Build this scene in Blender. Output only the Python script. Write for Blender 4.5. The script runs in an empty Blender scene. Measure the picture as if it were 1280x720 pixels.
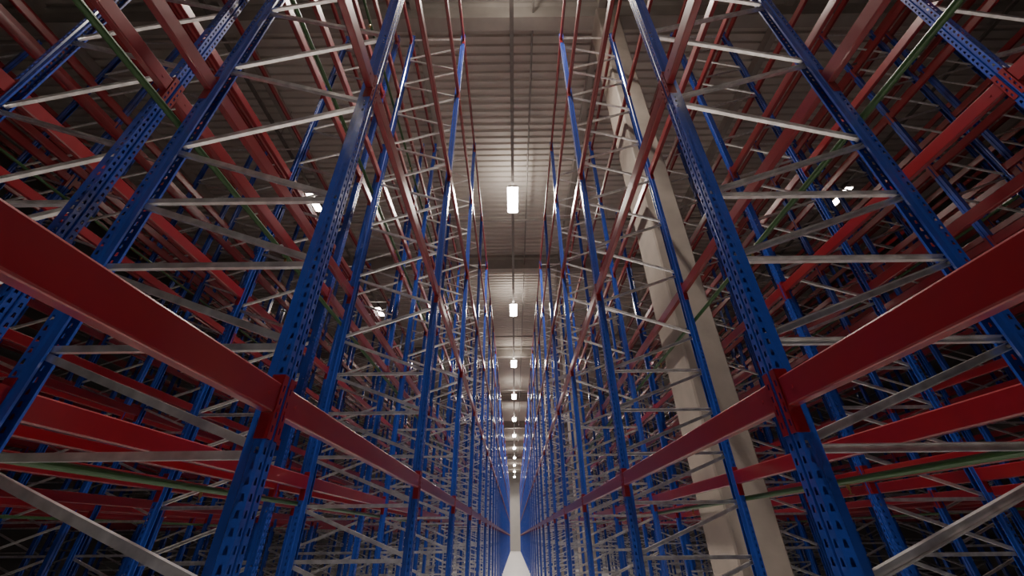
import bpy, math, random
from mathutils import Vector, Matrix
random.seed(4)
scene = bpy.context.scene
COL = scene.collection
scene.view_settings.view_transform = 'AgX'
scene.view_settings.look = 'None'
scene.view_settings.exposure = 0.0

# ------------------------------------------------------------------ dims
HC = 2.2                 # camera height
BAY = 2.65
Y0 = 1.55                # first visible frame
WL, WR = 0.90, 1.03      # aisle faces left / right of the camera
DEP = 1.10               # frame depth
AIS = WL + WR
GAP = 0.25               # back-to-back gap
CGAP = 1.20              # wider gap that holds the concrete columns
TOP = 8.77 + HC
LEVELS = [HC + h for h in (0.52, 2.62, 4.70, 6.80, 8.62)]
LEVELS_B = [HC + h for h in (0.52, 1.92, 3.32, 4.70, 5.98, 7.30, 8.62)]
NODE0, NSTEP = 0.34, 0.425
CEIL = 14.2
YB, YF = -14.0, 94.0
XW = 18.0
HW = 0.040               # half width of an upright

# ------------------------------------------------------------------ materials
def mat(name, col, rough=0.5, metal=0.0, var=0.12, scale=6.0, bump=0.0, bscale=40, coat=0.0, emit=None, es=0):
    m = bpy.data.materials.new(name); m.use_nodes = True
    nt = m.node_tree; b = nt.nodes['Principled BSDF']
    tc = nt.nodes.new('ShaderNodeTexCoord')
    n = nt.nodes.new('ShaderNodeTexNoise'); n.inputs['Scale'].default_value = scale
    n.inputs['Detail'].default_value = 4
    nt.links.new(tc.outputs['Object'], n.inputs['Vector'])
    r = nt.nodes.new('ShaderNodeValToRGB')
    r.color_ramp.elements[0].position = 0.3; r.color_ramp.elements[1].position = 0.7
    r.color_ramp.elements[0].color = tuple(c*(1-var) for c in col)+(1,)
    r.color_ramp.elements[1].color = tuple(min(1, c*(1+var)) for c in col)+(1,)
    nt.links.new(n.outputs['Fac'], r.inputs['Fac'])
    nt.links.new(r.outputs['Color'], b.inputs['Base Color'])
    b.inputs['Roughness'].default_value = rough
    b.inputs['Metallic'].default_value = metal
    b.inputs['Coat Weight'].default_value = coat
    b.inputs['Coat Roughness'].default_value = 0.15
    if bump:
        n2 = nt.nodes.new('ShaderNodeTexNoise'); n2.inputs['Scale'].default_value = bscale
        nt.links.new(tc.outputs['Object'], n2.inputs['Vector'])
        bp = nt.nodes.new('ShaderNodeBump'); bp.inputs['Strength'].default_value = bump
        bp.inputs['Distance'].default_value = 0.01
        nt.links.new(n2.outputs['Fac'], bp.inputs['Height'])
        nt.links.new(bp.outputs['Normal'], b.inputs['Normal'])
    if emit:
        b.inputs['Emission Color'].default_value = emit+(1,)
        b.inputs['Emission Strength'].default_value = es
    return m

BLUE = mat('blue_paint', (0.022, 0.058, 0.34), 0.25, 0, 0.10, 5, coat=1.0)
RED = mat('red_paint', (0.19, 0.005, 0.010), 0.28, 0, 0.08, 4, coat=0.8)
GALV = mat('galvanised_steel', (0.80, 0.79, 0.78), 0.28, 0.85, 0.2, 14)
GREEN = mat('green_paint', (0.032, 0.09, 0.024), 0.35, 0, 0.1, 5)
BRASS = mat('brass', (0.55, 0.38, 0.15), 0.3, 0.9)
CONC = mat('concrete_column', (0.43, 0.375, 0.32), 0.8, 0, 0.14, 2.5, bump=0.25, bscale=18)
GIRD = mat('concrete_girder', (0.35, 0.32, 0.285), 0.85, 0, 0.1, 2, bump=0.2, bscale=15)
DECK = mat('roof_deck', (0.53, 0.49, 0.445), 0.6, 0.0, 0.06, 1.0)
FLOORM = mat('polished_concrete', (0.70, 0.69, 0.68), 0.28, 0, 0.1, 0.8)
WALLM = mat('shade_dark_wall_panel', (0.08, 0.076, 0.072), 0.7, 0, 0.05, 1)  # dark tone puts the shade of the outer corners into the wall colour
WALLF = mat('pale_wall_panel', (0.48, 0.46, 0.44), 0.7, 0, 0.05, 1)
PIPE = mat('grey_pipe', (0.30, 0.28, 0.255), 0.5, 0.2)
TRAY = mat('tray_steel', (0.18, 0.165, 0.15), 0.5, 0.3)
HOUS = mat('lamp_housing', (0.75, 0.74, 0.72), 0.4, 0.1)
LED = mat('lamp_diffuser', (0.9, 0.9, 0.9), 0.4, 0, 0, emit=(1.0, 0.90, 0.80), es=75)
ROOFGLOW = mat('added_roof_glow', (0.9, 0.9, 0.9), 0.4, 0, 0, emit=(1.0, 0.92, 0.85), es=6)  # glow added on top of the lamps to brighten the roof
LED2 = mat('lamp_diffuser_dimmed', (0.9, 0.9, 0.9), 0.4, 0, 0, emit=(1.0, 0.88, 0.76), es=25)

# ------------------------------------------------------------------ helpers
class MB:
    def __init__(s): s.v = []; s.f = []; s.m = []
    def box(s, a, b, mi=0):
        x0,y0,z0 = a; x1,y1,z1 = b; o = len(s.v)
        s.v += [(x0,y0,z0),(x1,y0,z0),(x1,y1,z0),(x0,y1,z0),(x0,y0,z1),(x1,y0,z1),(x1,y1,z1),(x0,y1,z1)]
        for q in ((0,3,2,1),(4,5,6,7),(0,1,5,4),(1,2,6,5),(2,3,7,6),(3,0,4,7)):
            s.f.append(tuple(o+i for i in q)); s.m.append(mi)
    def extrude(s, prof, p0, p1, u, w, closed=True, cap=True, mi=0):
        o = len(s.v); n = len(prof)
        for p in (p0, p1):
            for a, b in prof: s.v.append(tuple(Vector(p)+Vector(u)*a+Vector(w)*b))
        rng = range(n) if closed else range(n-1)
        for i in rng:
            j = (i+1) % n
            s.f.append((o+i, o+j, o+n+j, o+n+i)); s.m.append(mi)
        if closed and cap:
            s.f.append(tuple(o+i for i in reversed(range(n)))); s.m.append(mi)
            s.f.append(tuple(o+n+i for i in range(n))); s.m.append(mi)
    def mesh(s, name, mats):
        me = bpy.data.meshes.new(name); me.from_pydata(s.v, [], s.f); me.update()
        for m in mats: me.materials.append(m)
        me.polygons.foreach_set('material_index', s.m); me.update()
        return me

def obj(name, me, loc=(0,0,0), rz=0.0, parent=None, **kw):
    o = bpy.data.objects.new(name, me); COL.objects.link(o)
    o.location = loc; o.rotation_euler = (0,0,rz)
    if parent: o.parent = parent
    for k, v in kw.items(): o[k] = v
    return o

def tube(mb, p0, p1, r, n=10, mi=0):
    p0 = Vector(p0); p1 = Vector(p1); d = (p1-p0).normalized()
    u = d.orthogonal().normalized(); w = d.cross(u)
    prof = [(r*math.cos(2*math.pi*i/n), r*math.sin(2*math.pi*i/n)) for i in range(n)]
    mb.extrude(prof, p0, p1, u, w, mi=mi)

# ------------------------------------------------------------------ upright section
# front face at x=0 looking +x ; sheet section, lips towards the rear
PROF = [(-0.078,-0.020),(-0.078,-0.031),(-0.048,-0.031),(-0.040,-HW),(0,-HW),(0,-0.007),
        (-0.009,-0.004),(-0.009,0.004),(0,0.007),(0,HW),(-0.040,HW),(-0.048,0.031),(-0.078,0.031),(-0.078,0.020)]
HOLES = {3, 4, 8, 9}
def upright(mb, xo=0.0, flip=False, holes=True, mi=0, h=TOP):
    sg = -1 if flip else 1
    P = [(xo+sg*p[0], sg*p[1]) for p in PROF]
    pitch = 0.05
    n = int(h/pitch)
    for i in range(len(P)-1):
        a, b = P[i], P[i+1]
        if holes and i in HOLES:
            L = math.dist(a, b); hw = 0.0078/L
            pts = [0.0, 0.5-hw, 0.5+hw, 1.0]
            def pt(t, z): return (a[0]+(b[0]-a[0])*t, a[1]+(b[1]-a[1])*t, z)
            for k in range(n):
                z0 = k*pitch; z1 = z0+pitch; za = z0+0.013; zb = z1-0.013
                if k == n-1: z1 = h
                o = len(mb.v)
                mb.v += [pt(0,z0),pt(1,z0),pt(1,z1),pt(0,z1),pt(pts[1],za),pt(pts[2],za),pt(pts[2]-hw*0.4,zb),pt(pts[1]+hw*0.4,zb)]
                for q in ((0,1,5,4),(1,2,6,5),(2,3,7,6),(3,0,4,7)):
                    mb.f.append(tuple(o+t for t in q)); mb.m.append(mi)
        else:
            o = len(mb.v)
            mb.v += [(a[0],a[1],0),(b[0],b[1],0),(b[0],b[1],h),(a[0],a[1],h)]
            mb.f.append((o,o+1,o+2,o+3)); mb.m.append(mi)

def channel(mb, p0, p1, w=0.030, dpt=0.022, mi=0):
    # C section whose web is in the frame plane (normal = y)
    p0 = Vector(p0); p1 = Vector(p1); d = (p1-p0).normalized()
    v = Vector((0,1,0)); u = d.cross(v).normalized(); t = 0.003
    h = w/2
    prof = [(-h,-dpt/2),(h,-dpt/2),(h,dpt/2),(h-t,dpt/2),(h-t,-dpt/2+t),(-h+t,-dpt/2+t),(-h+t,dpt/2),(-h,dpt/2)]
    mb.extrude(prof, p0, p1, u, v, mi=mi)

XF, XR = -0.055, -DEP+0.055
nodes = [NODE0+NSTEP*i for i in range(26)]
nodes = [z for z in nodes if z < TOP-0.08]
NH = 8
H_BR = [(z) for z in nodes[:NH+1]] + [TOP-0.12]
D_BR = []
for i in range(len(nodes)-1):
    fr = (i <= NH) or ((i-NH) % 2 == 0)
    if fr: a, b = (XF, nodes[i]+0.03), (XR, nodes[i+1]-0.03)
    else:  a, b = (XR, nodes[i]+0.03), (XF, nodes[i+1]-0.03)
    D_BR.append((a, b))

m_upF = MB(); upright(m_upF); me_upF = m_upF.mesh('upright_perforated', [BLUE])
m_upR = MB(); upright(m_upR, flip=True); me_upR = m_upR.mesh('upright_perforated_rear', [BLUE])
mb = MB(); channel(mb, (XF-0.0,0,0), (XR,0,0)); me_h = mb.mesh('horizontal_brace', [GALV])
def diag_mesh(dx, dz, nm):
    mb = MB(); channel(mb, (0,0,0), (dx,0,dz)); 
    for px, pz in ((0,0),(dx,dz)):
        tube(mb, (px,-0.02,pz), (px,0.02,pz), 0.009, 6)
    return mb.mesh(nm, [GALV])
dzd = D_BR[0][1][1]-D_BR[0][0][1]
me_d1 = diag_mesh(XR-XF, dzd, 'diagonal_brace')
me_d2 = diag_mesh(XF-XR, dzd, 'diagonal_brace_return')
mb = MB(); mb.box((-0.13,-HW,0),(0.0,HW,0.008)); mb.box((-0.085,-HW,0.008),(-0.08,HW,0.12))
for sy in (-0.026,0.026): tube(mb,(-0.108,sy,0.008),(-0.108,sy,0.025),0.009,6)
me_bp = mb.mesh('base_plate', [BLUE])

# beam end connector hooked on an upright: s = which flank, sg = facing, zo = beam top
def connector(mb, s, sg=1, xo=0.0, zo=0.0, mi=0, detail=True):
    def bx(x0,x1,y0,y1,z0,z1):
        xa, xb = sorted((xo+sg*x0, xo+sg*x1)); ya, yb = sorted((s*y0, s*y1))
        mb.box((xa,ya,zo+z0),(xb,yb,zo+z1),mi)
    e0, e1 = HW+0.0001, HW+0.0031
    bx(-0.046,0.004, e0, e1, -0.205, 0.035)       # end plate against upright flank
    if not detail:
        bx(0.001,0.004, e1,0.010, -0.205, 0.035); return
    bx(0.001,0.004, e1,0.031, -0.205, 0.035)
    bx(0.001,0.004, 0.021,0.010, -0.205, 0.035)
    for k in range(5):
        bx(0.001,0.004, 0.031,0.021, -0.205+k*0.05, -0.205+k*0.05+0.026+(0.014 if k==4 else 0))
    bx(0.004,0.008, 0.030,0.022, -0.108, -0.093)
mb = MB(); connector(mb, 1); me_c1 = mb.mesh('beam_connector', [RED])
mb = MB(); connector(mb, -1); me_c2 = mb.mesh('beam_connector_opposite', [RED])

def whole_frame(levels):
    mb = MB()
    upright(mb, 0, False, False, 0); upright(mb, -DEP, True, False, 0)
    for z in H_BR: channel(mb, (XF,0,z), (XR,0,z), mi=1)
    for a, b in D_BR: channel(mb, (a[0],0,a[1]), (b[0],0,b[1]), mi=1)
    mb.box((-0.13,-HW,0),(0.0,HW,0.008),0); mb.box((-DEP,-HW,0),(-DEP+0.13,HW,0.008),0)
    for z in levels:
        for s in (1,-1):
            connector(mb, s, 1, 0, z, 2, False); connector(mb, s, -1, -DEP, z, 2, False)
    return mb.mesh('upright_frame_plain', [BLUE, GALV, RED])
me_far = whole_frame(LEVELS); me_farB = whole_frame(LEVELS_B)

LAB_FR = "blue perforated steel rack frame with galvanised zigzag bracing"
def near_frame(x, y, rz):
    e = obj('upright_frame', None, (x,y,0), rz, label=LAB_FR, category='pallet rack frame', group='rack frames along the aisles')
    e.empty_display_size = 0.3
    obj('upright', me_upF, parent=e)
    obj('upright', me_upR, (-DEP,0,0), parent=e)
    obj('base_plate', me_bp, parent=e)
    obj('base_plate', me_bp, (-DEP,0,0), math.pi, parent=e)
    for z in H_BR: obj('horizontal_brace', me_h, (0,0,z), parent=e, label='galvanised channel brace')
    for a, b in D_BR:
        obj('diagonal_brace', me_d1 if b[0] < a[0] else me_d2, (a[0],0,a[1]), parent=e, label='galvanised channel brace')
    for z in LEVELS:
        for m in (me_c1, me_c2):
            obj('beam_connector', m, (0,0,z), parent=e, label='red slotted beam connector')
            obj('beam_connector', m, (-DEP,0,z), math.pi, parent=e, label='red slotted beam connector')
def plain_frame(x, y, rz, me):
    obj('upright_frame', me, (x,y,0), rz, label=LAB_FR, category='pallet rack frame', group='rack frames along the aisles')

# rows: (origin x of aisle face, rot, frames, number detailed, row order)
rows = []
x = -WL
spec = [(34,6),(28,3),(18,0),(18,0),(12,0),(12,0),(11,0)]
for i,(n,nd) in enumerate(spec):
    if i % 2 == 0: rows.append((x, 0.0, n, nd, i)); x -= 2*DEP+GAP
    else: rows.append((x, math.pi, n, nd, i)); x -= AIS
x = WR
for i,(n,nd) in enumerate(spec):
    if i % 2 == 0: rows.append((x, math.pi, n, nd, i)); x += 2*DEP+(CGAP if i == 0 else GAP)
    else: rows.append((x, 0.0, n, nd, i)); x += AIS
for (x, rz, n, nd, ri) in rows:
    for i in range(-1, n):
        y = Y0+BAY*i
        if 0 <= i < nd: near_frame(x, y, rz)
        else: plain_frame(x, y, rz, me_far if ri < 2 else me_farB)

# ------------------------------------------------------------------ beams
BL = BAY-2*(HW+0.0036)
BH, BD = 0.112, 0.045
r = 0.007
PR = [(0,-r),(-r*0.3,-r*0.3),(-r,0),(-BD+r,0),(-BD,-r),(-BD,-BH+r),(-BD+r,-BH),(-r,-BH),(-r*0.3,-BH+r*0.3),(0,-BH+r)]
mb = MB(); mb.extrude(PR, (0,-BL/2,0), (0,BL/2,0), (1,0,0), (0,0,1))
for s in (1,-1):
    tube(mb, (0,s*(BL/2-0.06),-BH/2), (0.003,s*(BL/2-0.06),-BH/2), 0.008, 8)
me_beam = mb.mesh('beam_body', [RED])

F = 498.0; TILT = math.radians(32.1)
def proj(p):
    x, y, z = p[0], p[1], p[2]-HC
    dep = y*math.cos(TILT)+z*math.sin(TILT); up = z*math.cos(TILT)-y*math.sin(TILT)
    if dep < 0.05: return None
    return (640+F*x/dep, 360-F*up/dep, dep)
beams = []
for (x, rz, n, nd, ri) in rows:
    sg = 1 if rz == 0 else -1
    for i in range(-1, n-1):
        yc = Y0+BAY*(i+0.5)
        for z in (LEVELS if ri < 2 else LEVELS_B):
            for rear in (0, 1):
                bx = x if not rear else x-sg*DEP
                bs = sg if not rear else -sg
                pts = [proj((bx, yc-BL/2+BL*t/8, z)) for t in range(9)]
                vis = [p for p in pts if p and -10 < p[0] < 1290 and -10 < p[1] < 730]
                L = 0
                for a, b in zip(vis, vis[1:]): L += math.dist(a[:2], b[:2])*60/max(.5,a[2])
                L *= 1.0/(1+0.25*max(0, abs(bx)-2.3))
                beams.append((L, bx, bs, yc, z))
beams.sort(key=lambda t: -t[0])
LAB_BM = "glossy red steel pallet beam spanning two blue rack frames"
for idx, (L, bx, bs, yc, z) in enumerate(beams[:300]):
    obj('rack_crossbar', me_beam, (bx,yc,z), 0 if bs > 0 else math.pi, label=LAB_BM, category='rack beam', group='red pallet beams')
mb = MB()
for (L, bx, bs, yc, z) in beams[300:]:
    x0, x1 = sorted((bx, bx-bs*BD))
    mb.box((x0,yc-BL/2,z-BH),(x1,yc+BL/2,z))
obj('rack_crossbar', mb.mesh('distant_beams',[RED]), label="many red pallet beams of the farther rack rows", category='rack beam', kind='stuff', group='red pallet beams')

# ------------------------------------------------------------------ sprinkler pipes
mb = MB(); tube(mb,(0,0,-0.02),(0,0,-0.05),0.010,8); tube(mb,(0,0,-0.05),(0,0,-0.075),0.005,6); tube(mb,(0,0,-0.075),(0,0,-0.078),0.018,10)
me_head = mb.mesh('sprinkler_head', [BRASS])
P1L = WL+2*DEP+GAP+AIS+DEP
P1R = WR+2*DEP+CGAP+AIS+DEP
gaps = [(-(WL+DEP), -1, 60, (0.29, 2.16, 4.30, 6.4)), (WR+DEP, 1, 60, (0.29, 2.16)),
        (-P1L, -1, 40, (0.29, 4.2)), (P1R, 1, 40, (0.29, 4.2))]
for gx, s, ye, hs in gaps:
    for lv, h in enumerate(hs):
        rr = 0.020
        x = gx+s*(rr+0.006); z = HC+h
        mb = MB(); tube(mb, (0,-2,0), (0,ye,0), rr, 14)
        yy = 0.4
        while yy < ye:                       # grooved couplings
            tube(mb, (0,yy,0),(0,yy+0.05,0), rr+0.004, 14); yy += 5.3
        if lv == 0: tube(mb, (0,-1.9,-z),(0,-1.9,0), rr, 12)      # riser from the floor
        o = obj('sprinkler_pipe', mb.mesh('sprinkler_pipe',[GREEN]), (x,0,z), label="green sprinkler pipe running between back-to-back racks", category='pipe', group='in-rack sprinkler pipes')
        for j in range(7):
            obj('sprinkler_head', me_head, (0, Y0+BAY*(j+0.5), 0), parent=o, label='brass sprinkler head')

# ------------------------------------------------------------------ columns
c = 0.02; a = 0.26; b = 0.34
pr = [(-a+c,-b),(a-c,-b),(a,-b+c),(a,b-c),(a-c,b),(-a+c,b),(-a,b-c),(-a,-b+c)]
mb = MB(); mb.extrude(pr,(0,0,0),(0,0,CEIL-0.75),(1,0,0),(0,1,0))
me_col = mb.mesh('concrete_column',[CONC])
CY = [5.10+11.2*i for i in range(-1, 8)]
for cy in CY:
    obj('concrete_column', me_col, (2.45,cy,0), label="square beige concrete column rising between the racks", category='column', group='concrete columns')

# ------------------------------------------------------------------ roof
mb = MB(); per = 0.26; y = YB; prof = []
while y < YF:
    prof += [(y,0),(y+0.10,0),(y+0.13,0.07),(y+0.23,0.07)]; y += per
prof.append((y,0))
mb.extrude(prof, (-XW,0,CEIL), (XW,0,CEIL), (0,1,0), (0,0,1), closed=False)
obj('ceiling', mb.mesh('ceiling',[DECK]), kind='structure', label='ribbed beige metal roof deck', category='ceiling')
mb = MB(); pr = [(-0.16,0),(0.16,0),(0.16,0.55),(0.22,0.62),(0.22,0.75),(-0.22,0.75),(-0.22,0.62),(-0.16,0.55)]
mb.extrude(pr,(-XW,0,0),(XW,0,0),(0,1,0),(0,0,1)); me_g = mb.mesh('roof_girder',[GIRD])
for cy in CY:
    obj('roof_girder', me_g, (0,cy,CEIL-0.75), label='wide concrete girder carrying the roof deck', category='girder', group='roof girders')
mb = MB()
mb.extrude([(-0.09,0),(0.09,0),(0.09,0.3),(-0.09,0.3)],(0,YB,0),(0,YF,0),(1,0,0),(0,0,1)); me_p = mb.mesh('roof_purlin',[GIRD])
x = 2.43-4*4.9
while x < XW:
    if x > -XW: obj('roof_purlin', me_p, (x,0,CEIL-0.3), label='narrow concrete purlin under the roof deck', category='purlin', group='roof purlins')
    x += 4.9
# overhead services
def longpipe(name, x, z, r, label, m=PIPE):
    mb = MB(); tube(mb,(0,YB,0),(0,YF,0),r,12)
    y = YB+1
    while y < YF:
        tube(mb,(0,y,0),(0,y,CEIL-z),0.008,6); tube(mb,(0,y-0.02,0),(0,y+0.02,0),r+0.006,12); y += 5.6
    obj(name, mb.mesh(name,[m]), (x,0,z), label=label, category='pipe')
longpipe('ceiling_pipe', 0.62, 13.7, 0.03, 'thin grey pipe hung lengthwise under the roof deck')
for yy in [12.5+11.2*i for i in range(7)]:
    mb = MB(); tube(mb,(-9,0,0),(9,0,0),0.05,10)
    for hx in (-8,-4,0.3,4,8): tube(mb,(hx,0,0),(hx,0,CEIL-13.35),0.008,6)
    obj('ceiling_pipe', mb.mesh('branch_pipe',[PIPE]), (0,yy,13.35), label='grey branch pipe crossing above the aisle', category='pipe', group='branch pipes')
# cable tray over the lamp rows
LZ = HC+10.5
mb = MB()
mb.extrude([(-0.05,0),(0.05,0),(0.05,0.05),(0.045,0.05),(0.045,0.005),(-0.045,0.005),(-0.045,0.05),(-0.05,0.05)],(0,YB,0),(0,YF,0),(1,0,0),(0,0,1))
yy = YB+2
while yy < YF:
    tube(mb,(0,yy,0.0),(0,yy,CEIL-LZ-0.2),0.006,6); yy += 4
me_tray = mb.mesh('cable_tray',[TRAY])

# ------------------------------------------------------------------ lamps
mb = MB()
mb.extrude([(-0.21,0),(0.21,0),(0.17,0.06),(0.06,0.09),(-0.06,0.09),(-0.17,0.06)],(0,-0.66,0),(0,0.66,0),(1,0,0),(0,0,1))
mb.box((-0.22,-0.68,-0.015),(-0.195,0.68,0.004)); mb.box((0.195,-0.68,-0.015),(0.22,0.68,0.004))
for yy in (-0.45,0.45): tube(mb,(0,yy,0.085),(0,yy,0.2),0.006,6)
me_hous = mb.mesh('lamp_housing',[HOUS])
mb = MB(); 
mb.extrude([(-0.185,-0.002),(-0.16,-0.025),(-0.08,-0.04),(0.08,-0.04),(0.16,-0.025),(0.185,-0.002)],(0,-0.63,0),(0,0.63,0),(1,0,0),(0,0,1)); me_led = mb.mesh('lamp_diffuser',[LED])
me_led2 = me_led.copy(); me_led2.materials.clear(); me_led2.materials.append(LED2)
mb = MB()
for s in (-1,1):
    x0,x1 = sorted((s*0.12,s*0.22)); mb.box((x0,-0.5,0.08),(x1,0.5,0.09))
me_up = mb.mesh('roof_glow_strip',[ROOFGLOW])  # added glowing strips, not a part of the real lamps
LY = [-12,-4,3.45,10.67,19,26.9,34.7,42.6,50.5,58.4,66.3,73.8,81.5,89]
def arlight(e, sp):
    ar = bpy.data.lights.new('lamp_beam','AREA'); ar.shape = 'RECTANGLE'; ar.size = 0.34; ar.size_y = 1.2
    ar.energy = e; ar.color = (1.0,0.90,0.80); ar.spread = math.radians(sp); return ar
ar_main = arlight(340, 100); ar_near = arlight(160, 96); ar_far = arlight(480, 125)
au = bpy.data.lights.new('added_roof_fill','AREA'); au.shape = 'RECTANGLE'; au.size = 0.4; au.size_y = 1.0  # added fill aimed upward to light the roof above the aisle
au.energy = 46; au.color = (1.0,0.91,0.82); au.spread = math.radians(180)
for cx, ys in ((0.065, LY), (-7.2, [10.67, 19, 26.9]), (12.1, [10.67])):
    main = abs(cx) < 1
    obj('cable_tray', me_tray, (cx,0,LZ+0.2), label='narrow dark cable tray carrying the aisle lamps', category='cable tray', group='cable trays')
    for ly in ys:
        l = obj('ceiling_lamp', me_hous, (cx,ly,LZ), label='bright linear high-bay lamp hanging above the racks', category='ceiling lamp', group='high-bay lamps')
        obj('lamp_diffuser', me_led if main else me_led2, parent=l, label='glowing white diffuser')
        if main:
            obj('lamp_beam', ar_near if ly < 3 else (ar_main if ly < 24 else ar_far), (0,0,-0.05), parent=l)
            obj('roof_glow_strip', me_up, parent=l, label='added glowing strip that brightens the roof')
            u = obj('added_roof_fill', au, (0,0,0.12), parent=l); u.rotation_euler = (math.pi,0,0)
        else:
            l.scale = (0.7,0.7,1.0)

# ------------------------------------------------------------------ shell
def slab(name, a, b, m, label, cat):
    mb = MB(); mb.box(a,b); obj(name, mb.mesh(name,[m]), kind='structure', label=label, category=cat)
slab('floor', (-XW,YB,-0.2),(XW,YF,0), FLOORM, 'smooth pale concrete warehouse floor','floor')
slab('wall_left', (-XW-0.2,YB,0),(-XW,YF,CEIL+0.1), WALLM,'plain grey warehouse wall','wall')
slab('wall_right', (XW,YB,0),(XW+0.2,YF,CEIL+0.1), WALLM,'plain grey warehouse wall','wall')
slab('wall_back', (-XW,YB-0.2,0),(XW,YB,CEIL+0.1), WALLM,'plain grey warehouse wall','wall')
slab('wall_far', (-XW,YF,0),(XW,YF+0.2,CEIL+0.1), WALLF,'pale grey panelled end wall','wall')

w = bpy.data.worlds.new('World'); scene.world = w; w.use_nodes = True
w.node_tree.nodes['Background'].inputs[0].default_value = (0.5,0.45,0.4,1)
w.node_tree.nodes['Background'].inputs[1].default_value = 0.02

# ------------------------------------------------------------------ camera
cam = bpy.data.cameras.new('Camera'); co = bpy.data.objects.new('Camera', cam); COL.objects.link(co)
cam.sensor_width = 36; cam.lens = F/1280*36; cam.clip_start = 0.02; cam.clip_end = 300
R0 = Vector((1,0,0)); up0 = Vector((0,-math.sin(TILT),math.cos(TILT))); fw = Vector((0,math.cos(TILT),math.sin(TILT)))
rho = 0.0117
cr = R0*math.cos(rho)-up0*math.sin(rho); cu = R0*math.sin(rho)+up0*math.cos(rho)
M = Matrix((cr, cu, -fw)).transposed().to_4x4(); M.translation = Vector((0,0,HC))
co.matrix_world = M
scene.camera = co
